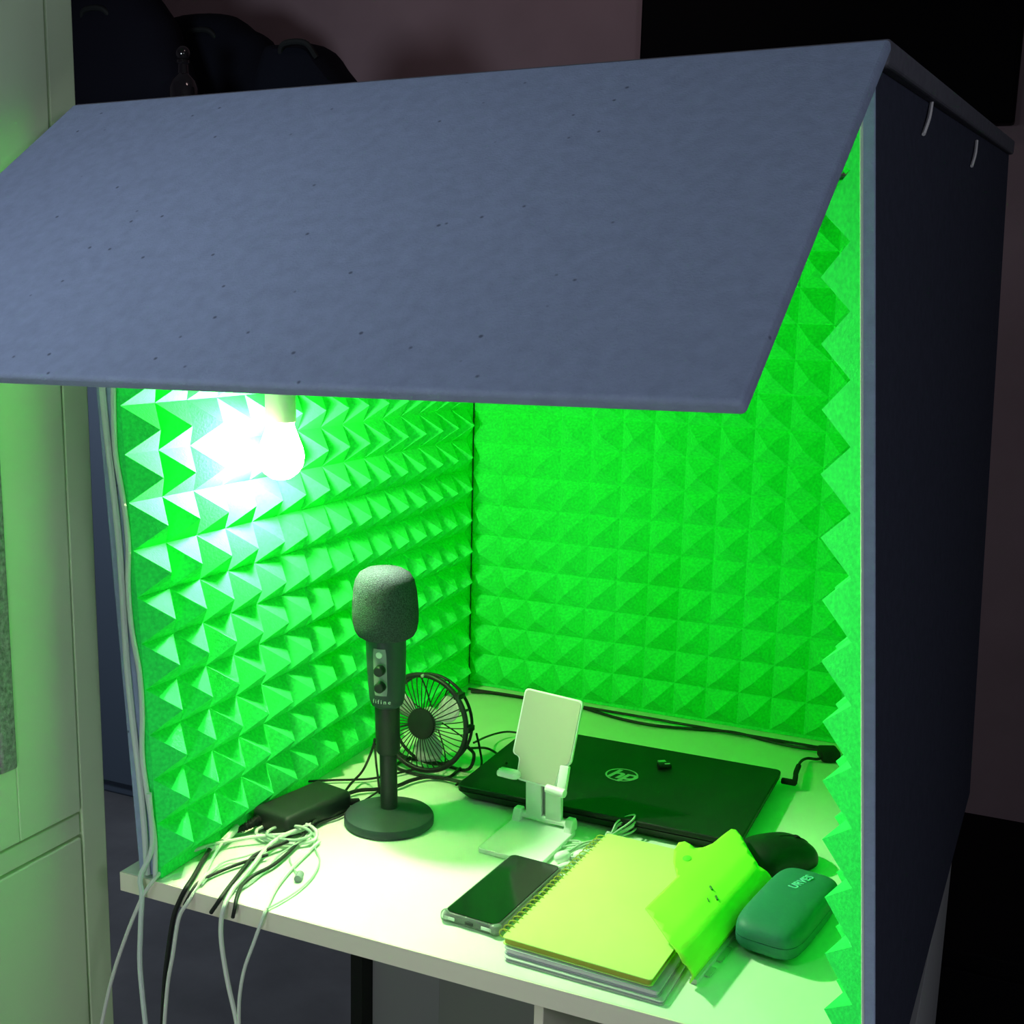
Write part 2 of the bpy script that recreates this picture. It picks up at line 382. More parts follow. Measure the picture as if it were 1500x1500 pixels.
# ------------------------------------------------------------------ microphone
mo = Vector((0.1485, 0.240, 0.0))
ang = math.atan2(0.669, 1.202) - RAD(19)          # heading of the control plate, towards the viewer's left
mic = thing('condenser_microphone', 'black desktop microphone with grey foam windscreen on a round weighted base', 'microphone', mo, ang)
MB().lathe([(0, 0.0005), (0.052, 0.0005), (0.0545, 0.002), (0.0545, 0.009), (0.053, 0.0115), (0.050, 0.0125), (0.030, 0.0165), (0.014, 0.0195), (0.0115, 0.0205), (0, 0.0205)], 72).build('base', M['mic'], mic)
MB().lathe([(0.0105, 0.0200), (0.0105, 0.100), (0, 0.100)], 32).build('pole', M['black'], mic)
MB().lathe([(0, 0.090), (0.0125, 0.090), (0.0145, 0.093), (0.0150, 0.150), (0, 0.151)], 40).build('mount_sleeve', M['black'], mic)
MB().lathe([(0, 0.149), (0.0150, 0.149), (0.0185, 0.1515), (0.0208, 0.158), (0.0225, 0.180), (0.0237, 0.215), (0.0240, 0.244), (0, 0.244)], 56).build('body', M['mic'], mic)
MB().lathe([(0.0235, 0.236), (0.0290, 0.2345), (0.0335, 0.2375), (0.0368, 0.2435), (0.0388, 0.253), (0.0393, 0.263), (0.0388, 0.276), (0.0375, 0.291), (0.0350, 0.303), (0.0300, 0.3115), (0.0215, 0.3165), (0.0100, 0.3185), (0, 0.319)], 64).build('windscreen', M['mic_foam'], mic)
def curved_plate(w, z0, z1, r0, r1, t):   # a plate wrapped on the front (-Y) of the body
    b = MB(); n = 10; g = []
    for j in range(13):
        z = lerp(z0, z1, j / 12); r = lerp(r0, r1, j / 12); row = []
        cut = 0.0022 * (1 - min(1, min(j, 12 - j) / 1.5))
        for i in range(n + 1):
            a = (i / n - 0.5) * (w - cut) / r
            row.append((b.bm.verts.new((r * math.sin(a), -r * math.cos(a), z)), b.bm.verts.new(((r + t) * math.sin(a), -(r + t) * math.cos(a), z))))
        g.append(row)
    for j in range(12):
        for i in range(n):
            b.bm.faces.new([g[j][i][1], g[j][i + 1][1], g[j + 1][i + 1][1], g[j + 1][i][1]])
    for i in range(n):
        b.bm.faces.new([g[0][i][0], g[0][i + 1][0], g[0][i + 1][1], g[0][i][1]]); b.bm.faces.new([g[-1][i][0], g[-1][i + 1][0], g[-1][i + 1][1], g[-1][i][1]])
    for j in range(12):
        b.bm.faces.new([g[j][0][0], g[j][0][1], g[j + 1][0][1], g[j + 1][0][0]]); b.bm.faces.new([g[j][-1][0], g[j][-1][1], g[j + 1][-1][1], g[j + 1][-1][0]])
    return b
pl = curved_plate(0.0165, 0.168, 0.2255, 0.0220, 0.0240, 0.0006).build('control_plate', M['plate'], mic)
RX = Matrix.Rotation(RAD(90), 4, 'X')
MB().lathe([(0, 0.0246), (0.0034, 0.0246), (0.0040, 0.0252), (0.0036, 0.0262), (0, 0.0266)], 28, c=(0, 0, 0.2185), mt=RX).build('mute_button', M['white_plastic'], pl)['label'] = 'pale round button'
for z in (0.2005, 0.1805):
    MB().lathe([(0, 0.0235), (0.0062, 0.0235), (0.0066, 0.0245), (0.0060, 0.0325), (0.0050, 0.0335), (0, 0.0335)], 32, c=(0.0012, 0, z), mt=RX).build('knob', M['black'], pl)['label'] = 'black round knob'
text_mesh('brand_text', 'fifine', 0.0070, M['white_mark'], mic, Matrix.Translation((0, -0.0212, 0.1600)) @ RX @ Matrix.Rotation(RAD(-4), 4, 'X'), bend=0.0212, spacing=1.55, thick=0.0004, off=0.0)

lean = Matrix.Rotation(-ang, 3, 'Z') @ Vector((-0.91, -0.41, 0)) * 0.024
for ch in list(mic.children) + list(pl.children):
    if ch.name.startswith('base'): continue
    for v in ch.data.vertices: v.co += lean * max(0, v.co.z - 0.02)
# ------------------------------------------------------------------ fan
fo = Vector((0.112, 0.409, 0.0))
fan = thing('desk_fan', 'small black round desk fan with wire cage and pale blades', 'fan', fo, RAD(-3))
FR, FZ = 0.0650, 0.0700
FT = Matrix.Translation((0, 0, FZ)) @ Matrix.Rotation(RAD(-4), 4, 'X') @ RX     # local z -> forward (-Y)
def fpt(r, a, f): return FT @ Vector((r * math.cos(a), r * math.sin(a), f))
def ringpts(r, f, n=64): return [fpt(r, 2 * math.pi * k / n, f) for k in range(n)]
cage = MB()
cage.tube(ringpts(FR, 0.010), 0.0036, 10, closed=True, smooth=1)
cage.build('cage_rim', M['black'], fan)
b = MB()
for k in range(44):
    a = 2 * math.pi * k / 44
    b.tube([fpt(0.0200, a, 0.0165), fpt(0.036, a + 0.03, 0.0165), fpt(0.054, a + 0.05, 0.0145), fpt(FR - 0.001, a + 0.06, 0.0105)], 0.00075, 5, smooth=3)
b.build('front_grille', M['black'], fan)
b = MB(); b.tube(ringpts(FR - 0.003, -0.012), 0.0022, 8, closed=True, smooth=1)
for k in range(8):
    a = 2 * math.pi * (k + 0.5) / 8
    b.tube([fpt(0.012, a, -0.020), fpt(0.045, a, -0.020), fpt(FR - 0.003, a, -0.012), fpt(FR, a, 0.010)], 0.0010, 5, smooth=3)
b.build('rear_grille', M['black'], fan)
MB().lathe([(0, 0.0195), (0.0155, 0.0195), (0.0200, 0.0185), (0.0212, 0.0160), (0.0205, 0.0130), (0, 0.0130)], 40, mt=FT).build('hub', M['black'], fan)
MB().lathe([(0, 0.012), (0.018, 0.012), (0.018, -0.008), (0.013, -0.019), (0, -0.021)], 32, mt=FT).build('motor', M['white_plastic'], fan)['label'] = 'pale motor housing'
for k in range(3):
    b = MB(); rows = []
    for i in range(9):
        r = lerp(0.017, 0.056, i / 8); w = math.sin(math.pi * min(1, 0.22 + 0.62 * i / 8)) * 0.62
        rows.append([b.bm.verts.new(fpt(r, RAD(-84 + 120 * k) + w * (j / 6 - 0.5) * 1.5, 0.007 - 0.014 * (j / 6))) for j in range(7)])
    for A, B in zip(rows, rows[1:]):
        for j in range(6): b.bm.faces.new((A[j], A[j + 1], B[j + 1], B[j]))
    o = b.build('blade', M['blade'], fan); sm = o.modifiers.new('s', 'SOLIDIFY'); sm.thickness = 0.001
    o['label'] = 'pale grey fan blade'
b = MB()
b.tube([fpt(FR + 0.001, RAD(-20), 0.0), Vector((0.066, 0.012, 0.030)), Vector((0.050, 0.020, 0.0035)), Vector((0.0, 0.024, 0.003)), Vector((-0.050, 0.020, 0.0035)), Vector((-0.066, 0.012, 0.030)), fpt(FR + 0.001, RAD(200), 0.0)], 0.0024, 8)
b.tube([Vector((-0.040, 0.022, 0.003)), Vector((-0.036, -0.020, 0.003)), Vector((0.036, -0.020, 0.003)), Vector((0.040, 0.022, 0.003))], 0.0022, 8)
b.build('stand', M['black'], fan)
for a in (2, 42):
    MB().box(tuple(fpt(FR + 0.001, RAD(a), 0.004)), (0.009, 0.018, 0.008), bevel=0.0015).build('cage_clip', M['black'], fan)
MB().lathe([(0, -0.0012), (0.0022, -0.001), (0.0022, 0.0022), (0, 0.0028)], 14, mt=Matrix.Translation(fpt(FR, RAD(92), 0.0135)) @ RX).build('screw', M['silver'], fan)['label'] = 'shiny screw head'

# ------------------------------------------------------------------ phone stand
so = Vector((0.322, 0.265, 0.0))
st = thing('phone_stand', 'white plastic folding phone stand in front of the laptop, holding nothing', 'phone stand', so, RAD(-3))
def rrect(x0, y0, x1, y1, r, n=5):
    out = []
    for cx, cy, a0 in ((x1 - r, y0 + r, -90), (x1 - r, y1 - r, 0), (x0 + r, y1 - r, 90), (x0 + r, y0 + r, 180)):
        for k in range(n + 1):
            a = RAD(a0 + 90 * k / n); out.append((cx + r * math.cos(a), cy + r * math.sin(a)))
    return out
MB().prism(rrect(-0.040, -0.053, 0.041, 0.048, 0.004), 0.0006, 0.0065).build('base', M['white_plastic'], st, bevel=0.0008)
for x in (-0.0345, 0.0345):
    MB().prism([(-0.010, 0.005), (0.010, 0.005), (0.010, 0.014), (0.006, 0.021), (-0.004, 0.021), (-0.008, 0.015)], -0.0050, 0.0050,
               Matrix.Translation((x, 0.044, 0)) @ Matrix.Rotation(RAD(90), 4, 'Z') @ RX).build('hinge_lug', M['white_plastic'], st, bevel=0.0012)
MB().tube([(-0.030, 0.045, 0.0135), (0.030, 0.045, 0.0135)], 0.0045, 16, smooth=0).build('hinge_pin', M['white_plastic'], st)
def slab_between(b, p0, p1, w, t):     # upright slab leaning in the YZ plane
    p0, p1 = Vector(p0), Vector(p1); d = p1 - p0
    b.box((p0 + p1) / 2, (w, t, d.length), rot=Matrix.Rotation(-math.atan2(d.y, d.z), 3, 'X'), bevel=0.001)
for x in (-0.0135, 0.0125):
    b = MB(); slab_between(b, (x, 0.045, 0.012), (x, 0.042, 0.066), 0.0205, 0.008)
    b.build('arm', M['white_plastic'], st)
b = MB(); slab_between(b, (0, 0.048, 0.012), (0, 0.046, 0.070), 0.010, 0.004); b.build('slider', M['plate'], st)['label'] = 'grey inner slider'
# cradle plate, leaning back
tilt = RAD(-17)
PM = Matrix.Translation((-0.008, 0.037, 0.060)) @ Matrix.Rotation(RAD(3), 4, 'Y') @ Matrix.Rotation(tilt, 4, 'X') @ RX
def roundpoly(poly, r, n=4):
    out = []; N = len(poly)
    for i in range(N):
        p, a, b = Vector(poly[i]), Vector(poly[i - 1]), Vector(poly[(i + 1) % N])
        da, db = (a - p), (b - p); rr = min(r, da.length / 2.2, db.length / 2.2); A = p + da.normalized() * rr; B = p + db.normalized() * rr
        for k in range(n + 1):
            t = k / n; q = A * (1 - t) ** 2 + p * 2 * t * (1 - t) + B * t * t; out.append((q.x, q.y))
    return out
outl = [(-0.0270, -0.002), (0.0245, -0.002), (0.0275, 0.026), (0.0385, 0.031), (0.0385, 0.108), (-0.0385, 0.108), (-0.0385, 0.027), (-0.0285, 0.025)]
def inset(poly, f):
    cx = sum(p[0] for p in poly) / len(poly); cy = 0.058
    return [(cx + (x - cx) * (1 - f), cy + (y - cy) * (1 - f * 0.7)) for x, y in poly]
MB().prism(roundpoly(outl, 0.006), -0.0022, 0.0022, PM).build('cradle_plate', M['white_plastic'], st, bevel=0.0008)
MB().prism(roundpoly(inset(outl, 0.055), 0.005), 0.0020, 0.0029, PM).build('pad', M['rubber_pad'], st)['label'] = 'pale beige rubber pad'
b = MB(); b.tube([PM @ Vector((-0.026, 0.004, 0.003)), PM @ Vector((-0.027, 0.003, 0.012)), PM @ Vector((-0.045, 0.003, 0.016))], 0.0050, 12, smooth=4)
b.box(PM @ Vector((-0.036, 0.004, 0.009)), (0.024, 0.016, 0.007), bevel=0.002)
b.build('support_lip', M['white_plastic'], st)
b = MB(); b.box(PM @ Vector((0.032, 0.014, 0.000)), (0.012, 0.008, 0.030), rot=Matrix.Rotation(tilt, 3, 'X'), bevel=0.002)
b.tube([PM @ Vector((0.016, -0.002, 0.006)), PM @ Vector((0.041, -0.002, 0.010))], 0.0052, 12, smooth=0)
b.build('support_lip', M['white_plastic'], st)

# ------------------------------------------------------------------ laptop
lo_ = Vector((0.3745, 0.457, 0.0))
lt = thing('laptop', 'closed black laptop with round silver emblem, lying behind the phone stand', 'laptop', lo_, 0)
W2, D2 = 0.1815, 0.123
def wedge(x, y0, y1, zl, zu, ins, r=0.008):
    b = MB(); pb = rrect(-x + ins, y0 + ins, x - ins, y1 - ins, r); pt = rrect(-x, y0, x, y1, r)
    A = [b.bm.verts.new((p[0], p[1], zl)) for p in pb]; B = [b.bm.verts.new((p[0], p[1], zu)) for p in pt]
    n = len(A); b.bm.faces.new(A[::-1]); b.bm.faces.new(B)
    for i in range(n): b.bm.faces.new((A[i], A[(i + 1) % n], B[(i + 1) % n], B[i]))
    return b
wedge(W2, -D2, D2, 0.003, 0.0150, 0.010).build('chassis', M['laptop'], lt, bevel=0.001)
lid = MB().prism(rrect(-W2, -D2, W2, D2, 0.008), 0.0158, 0.0225).build('lid', M['laptop'], lt, bevel=0.0015)
for x in (-0.14, 0.14):
    for y in (-0.09, 0.09): MB().lathe([(0, 0.0004), (0.006, 0.0004), (0.006, 0.0032), (0, 0.0032)], 16, c=(x, y, 0)).build('foot', M['black_soft'], lt)
MB().tube([(-0.15, D2 - 0.002, 0.0150), (0.15, D2 - 0.002, 0.0150)], 0.0045, 12, smooth=0).build('hinge', M['black'], lt)
lgx, lgy, LZT = -0.0035, 0.006, 0.02255
R1 = 0.0215
MB().lathe([(R1 - 0.0022, 0), (R1 - 0.0022, 0.0003), (R1, 0.0003), (R1, 0)], 56, c=(lgx, lgy, LZT)).build('emblem_ring', M['silver'], lid)['label'] = 'silver ring of the emblem'
text_mesh('emblem_letters', 'hp', 0.040, M['silver'], lid, Matrix.Translation((lgx + 0.001, lgy - 0.0005, LZT + 0.0002)), shear=0.28, thick=0.00015, spacing=0.9)

ug = thing('usb_receiver', 'tiny black wireless receiver with shiny contacts resting on the laptop lid', 'receiver', (0.4138, 0.5124, 0.0235), RAD(35))
MB().box((0, 0, 0.0030), (0.018, 0.012, 0.0058), bevel=0.0015).build('housing', M['black'], ug)
MB().box((0.0, 0.0098, 0.0028), (0.0105, 0.0080, 0.0042), bevel=0.0004).build('plug', M['silver'], ug)['label'] = 'silver plug'
MB().box((0.003, -0.0030, 0.0060), (0.007, 0.002, 0.0006)).build('contact', M['white_mark'], ug)

# ------------------------------------------------------------------ smartphone
A_, B_, T_ = Vector((0.3131, 0.0581, 0.0000)), Vector((0.3777, 0.0498, 0.0000)), Vector((0.3889, 0.2041, 0.0000))
pw = 0.0745
pc = (A_ + T_) / 2
dl = (T_ - B_); ra = math.atan2(-dl.x, dl.y); plen = dl.length
ph = thing('smartphone', 'dark smartphone in a clear case lying left of the yellow notebook', 'phone', pc, ra)
pw = (B_ - A_).length
MB().prism(rrect(-pw / 2, -plen / 2, pw / 2, plen / 2, 0.008), 0.0006, 0.0110).build('clear_case', M['clear'], ph, bevel=0.002)
MB().prism(rrect(-pw / 2 + 0.002, -plen / 2 + 0.002, pw / 2 - 0.002, plen / 2 - 0.002, 0.007), 0.0028, 0.0112).build('body', M['black'], ph, bevel=0.001)
MB().prism(rrect(-pw / 2 + 0.003, -plen / 2 + 0.003, pw / 2 - 0.003, plen / 2 - 0.003, 0.006), 0.0112, 0.0118).build('screen', M['screen'], ph)
for x in (-0.023, 0.0, 0.020):
    MB().box((x, -plen / 2 - 0.0004, 0.0058), (0.012 if x else 0.009, 0.0012, 0.0035), bevel=0.0005).build('case_cutout', M['white_plastic'] if x else M['black'], ph)
for x in (-1, 1):
    MB().sq((x * (pw / 2 - 0.004), -plen / 2 + 0.004, 0.0062), (0.0062, 0.0062, 0.0056), 0.6, 0.8, 20, 10).build('case_corner', M['clear'], ph)
MB().box((pw / 2 + 0.0003, 0.025, 0.0065), (0.0012, 0.022, 0.003), bevel=0.0005).build('side_button', M['silver'], ph)

# ------------------------------------------------------------------ notebooks
nb = [Vector((0.3916, 0.0436, -0.0000)), Vector((0.5590, 0.0435, 0.0000)), Vector((0.4183, 0.2651, 0.0180)), Vector((0.5468, 0.3153, 0.0180))]
NX0, NX1, NY0, NY1 = 0.402, 0.556, 0.020, 0.290
def book(name, label, z0, z1, cover, inner, x0, y0, x1, y1, rz, cat='notebook', group=None, cov_t=0.0011):
    c = Vector(((x0 + x1) / 2, (y0 + y1) / 2, z0)); t = thing(name, label, cat, c, rz, group)
    w, d = (x1 - x0) / 2, (y1 - y0) / 2; h = z1 - z0
    MB().prism(rrect(-w + 0.0015, -d + 0.0015, w - 0.0015, d - 0.0015, 0.003), cov_t, h - cov_t).build('page_block', inner, t, smooth=False)
    MB().prism(rrect(-w, -d, w, d, 0.004), 0.0002, cov_t).build('back_cover', cover, t, bevel=0.0002)
    MB().prism(rrect(-w, -d, w, d, 0.004), h - cov_t, h).build('front_cover', cover, t, bevel=0.0002)
    return t, w, d, h
t3, w, d, h = book('paper_pad', 'thin white pad at the very bottom of the notebook stack', 0.0002, 0.0046, M['paper'], M['grey_paper'], 0.405, 0.012, 0.566, 0.262, RAD(-2.0), 'pad')
t2, w, d, h = book('notebook', 'grey-edged notebook lying between the bottom pad and the yellow spiral notebook', 0.0048, 0.0112, M['grey_paper'], M['paper'], 0.404, 0.016, 0.562, 0.268, RAD(-2.6))
t1, w, d, h = book('spiral_notebook', 'yellow spiral-bound notebook on top of the stack, wire coils along its left side', 0.0114, 0.0190, M['yellow'], M['olive'], NX0, NY0, NX1, NY1, RAD(-3.2))
def arc_poly():
    return None
NC = 26
for k in range(NC):
    y = lerp(-d + 0.012, d - 0.012, k / (NC - 1)); pts = []
    for q in range(15):
        a = RAD(-40 + 290 * q / 14)
        pts.append((-w + 0.001 - 0.0030 + 0.0072 * math.cos(a), y + 0.0012 * q / 14, h * 0.5 - 0.0002 + 0.0051 * math.sin(a)))
    MB().tube(pts, 0.0006, 6, smooth=2).build('wire_coil', M['olive'], t1)

# ear-shaped lime cover, curling up over the yellow notebook
CH1, CE1, CE2 = Vector((*(0.5751, 0.0457), 0)), Vector((*(0.1207, 0.9927), 0)), Vector((*(-0.9927, 0.1207), 0))
PROF = [(0, 0.005), (-0.004, 0.016), (0.0, 0.026), (0.01, 0.035), (0.026, 0.041), (0.05, 0.045), (0.08, 0.047), (0.11, 0.047), (0.15, 0.046)]
SS = [0, 0.0117, 0.02248, 0.03593, 0.05302, 0.07735, 0.10741, 0.13741, 0.17743]
def prof(s):
    if s <= 0: return PROF[0][0], PROF[0][1]
    for k in range(len(SS) - 1):
        if s <= SS[k + 1]:
            t = (s - SS[k]) / (SS[k + 1] - SS[k])
            return lerp(PROF[k][0], PROF[k + 1][0], t), lerp(PROF[k][1], PROF[k + 1][1], t)
    return PROF[-1]
def cpt(u, s, lift=0.0):
    a, z = prof(s); return CH1 + CE1 * u + CE2 * a + Vector((0, 0, z + lift))
outline = [(0.004, 0.0), (-0.0061, 0.0282), (0.0046, 0.0513), (0.0394, 0.0906), (0.0743, 0.0906), (0.1186, 0.0902), (0.1474, 0.1070), (0.1720, 0.1166), (0.1922, 0.1195), (0.1993, 0.1152), (0.1952, 0.1064), (0.1907, 0.0997), (0.1982, 0.0933), (0.2144, 0.0884), (0.2431, 0.0866), (0.2619, 0.0848), (0.2639, 0.0797), (0.2534, 0.0693), (0.2310, 0.0522), (0.2147, 0.0346), (0.235, 0.0)]
cc = CH1 + CE1 * 0.11
card = thing('ear_shaped_notepad', 'lime green pad whose ear-shaped cover curls up over the yellow notebook', 'notepad', (cc.x, cc.y, 0.0))
CO = Vector((cc.x, cc.y, 0.0))
def card_mesh():
    bm = bmesh.new()
    f = bm.faces.new([bm.verts.new((u, s, 0)) for u, s in outline])
    for k in range(1, 40):
        bmesh.ops.bisect_plane(bm, geom=bm.verts[:] + bm.edges[:] + bm.faces[:], plane_co=(0, 0.004 * k, 0), plane_no=(0, 1, 0))
    for k in range(-4, 26):
        bmesh.ops.bisect_plane(bm, geom=bm.verts[:] + bm.edges[:] + bm.faces[:], plane_co=(0.012 * k + 0.0037, 0, 0), plane_no=(1, 0, 0))
    for v in bm.verts: v.co = cpt(v.co.x, v.co.y) - CO
    m = MB(); m.bm.free(); m.bm = bm; return m
o = card_mesh().build('cover', M['card'], card); sm = o.modifiers.new('s', 'SOLIDIFY'); sm.thickness = 0.0012; sm.offset = 0
for j, (a, b) in enumerate((((0.1246, 0.0562), (0.1204, 0.0522)), ((0.1143, 0.0455), (0.1100, 0.0415)), ((0.1026, 0.0502), (0.0988, 0.0469)))):
    n = Vector((0, 0, 0.0012))
    MB().tube([cpt(*a) - CO + n, cpt(*b) - CO + n], 0.0011 if j < 2 else 0.0005, 6, smooth=0).build('printed_mark', M['ink'], card)
MB().lathe([(0, 0.0004), (0.0040, 0.0002), (0.0046, 0)], 20, c=tuple(cpt(*(0.1628, 0.0977)) - CO + Vector((0, 0, 0.0008))), sy=1.5).build('printed_mark', mat('green_blush', (0.12, 0.62, 0.03), 0.8), card)['label'] = 'darker green patch inside the ear'
b = MB()      # its pages, standing under the curl along the hinge
b.hexa([Vector(p) - CO for p in [tuple(CH1 + CE1 * u + CE2 * v + Vector((0, 0, z))) for z in (0.0005, 0.0055) for u, v in ((0.012, 0.0035), (0.012, -0.004), (0.222, -0.004), (0.222, 0.0035))]])
b.build('pages', M['paper'], card, smooth=False)
for (u, l) in ((0.030, 0.018), (0.062, 0.030), (0.110, 0.036)):
    b = MB(); c = CH1 + CE1 * (u + l / 2) - CE2 * 0.0035 - CO
    b.box(Vector((c.x, c.y, 0.0016)), (0.012, l, 0.0012), rot=Matrix.Rotation(math.atan2(-CE1.x, CE1.y), 3, 'Z')).build('index_tab', M['clear_cable'], card, smooth=False)

# ------------------------------------------------------------------ mouse
mp = Vector((0.597, 0.338, 0.0))
ms = thing('computer_mouse', 'black computer mouse beside the laptop and behind the teal case', 'mouse', mp, RAD(-42))
def mfn(q):
    t = q.y / 0.052
    q.z = q.z * (1.0 - 0.28 * max(0, t) ** 1.5) if q.z > 0 else q.z * 0.3
    q.x *= 1 - 0.12 * math.exp(-((t - 0.1) / 0.35) ** 2); return q
MB().sq((0, 0, 0.0075), (0.033, 0.050, 0.029), 0.75, 0.75, 48, 24, fn=mfn).build('body', M['laptop'], ms)
def mz(y):
    t = abs(y) / 0.050; return 0.0075 + 0.029 * max(0, 1 - t ** 2.667) ** 0.375 * (1.0 - 0.28 * max(0, y / 0.052) ** 1.5)
MB().tube([(0, y, mz(y)) for y in (0.044, 0.040, 0.034, 0.018, 0.004)], 0.0007, 6).build('button_seam', M['black_soft'], ms)
MB().lathe([(0, -0.003), (0.0070, -0.003), (0.0075, -0.0015), (0.0075, 0.0015), (0.0070, 0.003), (0, 0.003)], 24, c=(0, 0.026, 0.0262), mt=Matrix.Rotation(RAD(90), 4, 'Y')).build('scroll_wheel', M['black_soft'], ms)
for y in (-0.006, 0.012): MB().box((-0.0290, y, 0.0200), (0.003, 0.014, 0.004), bevel=0.001).build('side_button', M['plate'], ms)

# ------------------------------------------------------------------ glasses case
gp = Vector((0.637, 0.200, 0.0))
gc = thing('glasses_case', 'dark teal hinged glasses case with pale lettering, nearest the right foam wall', 'glasses case', gp, RAD(-9))
def gfn(q):
    if q.z > 0: q.z *= 1.0 - 0.10 * (q.x / 0.034) ** 2
    return q
def half(z_lo, z_hi, name, m):
    b = MB().sq((0, 0, 0.0205), (0.0345, 0.078, 0.0205), 0.55, 0.42, 64, 40, fn=gfn)
    g = b.bm.verts[:] + b.bm.edges[:] + b.bm.faces[:]
    bmesh.ops.bisect_plane(b.bm, geom=g, plane_co=(0, 0, z_lo), plane_no=(0, 0, -1), clear_outer=True)
    g = b.bm.verts[:] + b.bm.edges[:] + b.bm.faces[:]
    bmesh.ops.bisect_plane(b.bm, geom=g, plane_co=(0, 0, z_hi), plane_no=(0, 0, 1), clear_outer=True)
    ed = [e for e in b.bm.edges if e.is_boundary]
    bmesh.ops.holes_fill(b.bm, edges=ed, sides=0)
    return b.build(name, m, gc)
half(0.0003, 0.0205, 'lower_shell', M['case']); glid = half(0.0211, 0.06, 'lid', M['case'])
text_mesh('lettering', 'URVES', 0.0125, M['case_mark'], glid, Matrix.Translation((0.002, 0.030, 0.0409)) @ Matrix.Rotation(RAD(78), 4, 'Z'), thick=0.0005, spacing=1.05)

# ------------------------------------------------------------------ power adapter and cables
ap = Vector((0.051, 0.200, 0.0))
ad = thing('power_adapter', 'black power brick lying on the desk against the left foam, cables around it', 'power adapter', ap, RAD(-12))
MB().box((0, 0, 0.0140), (0.060, 0.112, 0.027), bevel=0.007, seg=4).build('body', M['black'], ad)
b = MB(); b.tube([(-0.018, -0.054, 0.014), (-0.020, -0.068, 0.011), (-0.024, -0.084, 0.008)], lambda t: 0.0058 - 0.0026 * t, 12)
for k in range(6): 
    q = Vector((-0.0185 - 0.0008 * k, -0.058 - 0.0042 * k, 0.0135 - 0.001 * k)); b.lathe([(0.0066 - 0.0004 * k, -0.0008), (0.0066 - 0.0004 * k, 0.0008)], 14, c=q, mt=RX)
b.build('strain_relief', M['black_soft'], ad)
b = MB(); b.tube([(0.026, 0.052, 0.012), (0.030, 0.066, 0.009)], 0.0045, 10, smooth=0).build('output_plug', M['black_soft'], ad)

def cable(name, pts, r, m, label, cat='cable', group=None, extra=None, seg=8):
    P = [Vector(p) for p in pts]; c = Vector((P[0].x, P[0].y, P[0].z))
    if extra is None:
        o = MB().tube(P, r, seg).build(name, m, None, world=c)
        return tag(o, label, cat, group)
    t = thing(name, label, cat, c, 0, group)
    MB().tube([p - c for p in P], r, seg).build('cord', m, t)
    extra(t, c); return t
G1 = 'cables spilling over the desk edge'
E = -0.013
cable('charging_cable', [(0.0755, 0.1742, 0.0040), (0.0681, 0.1462, 0.0070), (0.0526, 0.1272, 0.0090), (0.0240, 0.1003, 0.0090), (0.0003, 0.0646, 0.0080), (-0.0081, 0.0249, 0.0060), (-0.0021, -0.0074, 0.0040), (-0.0111, -0.0140, -0.0111), (-0.0177, -0.0180, -0.0268), (-0.0347, -0.0200, -0.0657), (-0.0565, -0.0200, -0.1208), (-0.0754, -0.0200, -0.1851), (-0.0873, -0.0200, -0.2403)], 0.0022, M['white_cable'], 'pale cable arching past the panel foot, leftmost to drop off the desk', group=G1)
def tip(px):
    def f(t, c): MB().box(Vector(px) - c, (0.007, 0.010, 0.006), bevel=0.0012).build('connector', M['white_plastic'], t)['label'] = 'white connector tip'
    return f
cable('charging_cable', [(0.0086, 0.0736, 0.0060), (0.0206, 0.0433, 0.0060), (0.0341, 0.0106, 0.0050), (0.0424, -0.0126, 0.0040), (0.0331, -0.0130, -0.0138), (0.0276, -0.0160, -0.0319), (0.0205, -0.0180, -0.0728), (0.0144, -0.0180, -0.1109), (0.0097, -0.0180, -0.1616), (0.0059, -0.0180, -0.2129)], 0.0026, M['black_cable'], 'thick black cable with white tip, dropping straight from the front edge', group=G1, extra=tip((0.0082, 0.0753, 0.0060)))
cable('charging_cable', [(0.0389, 0.0460, 0.0040), (0.0423, 0.0259, 0.0040), (0.0482, 0.0007, 0.0040), (0.0475, -0.0160, -0.0089), (0.0383, -0.0200, -0.0274), (0.0302, -0.0220, -0.0722), (0.0225, -0.0220, -0.1065), (0.0160, -0.0220, -0.1574), (0.0122, -0.0220, -0.2085)], 0.0022, M['white_cable'], 'white cable running down beside the thick black cable', group=G1)
cable('charging_cable', [(0.0645, 0.2279, 0.0060), (0.0784, 0.1846, 0.0100), (0.0839, 0.1540, 0.0080), (0.0901, 0.1177, 0.0050), (0.0945, 0.0759, 0.0050), (0.0897, 0.0442, 0.0050), (0.0915, 0.0193, 0.0040), (0.1015, -0.0028, 0.0040), (0.1066, -0.0135, -0.0021), (0.1041, -0.0140, -0.0133)], 0.0021, M['black_cable'], 'thin black cable curving from the adapter side to the desk edge', group=G1)
cable('charging_cable', [(0.0797, 0.1248, 0.0090), (0.0709, 0.1008, 0.0080), (0.0638, 0.0805, 0.0060), (0.0702, 0.0524, 0.0050), (0.0793, 0.0165, 0.0040), (0.0863, -0.0071, 0.0040), (0.0839, -0.0135, -0.0029), (0.0761, -0.0140, -0.0147)], 0.0023, M['black_cable'], 'short black cable ending slanted at the desk front edge', group=G1)
cable('charging_cable', [(0.0772, 0.1760, 0.0080), (0.0726, 0.1496, 0.0100), (0.0671, 0.1240, 0.0100), (0.0681, 0.0954, 0.0080), (0.0756, 0.0639, 0.0060), (0.0840, 0.0271, 0.0050), (0.0880, 0.0072, 0.0040), (0.0940, -0.0140, -0.0018), (0.0922, -0.0180, -0.0189), (0.0939, -0.0200, -0.0448), (0.1008, -0.0200, -0.0862), (0.1112, -0.0200, -0.1310), (0.1145, -0.0200, -0.1782)], 0.0026, M['white_cable'], 'thick white cable bowing over the desk edge below the adapter', group=G1)
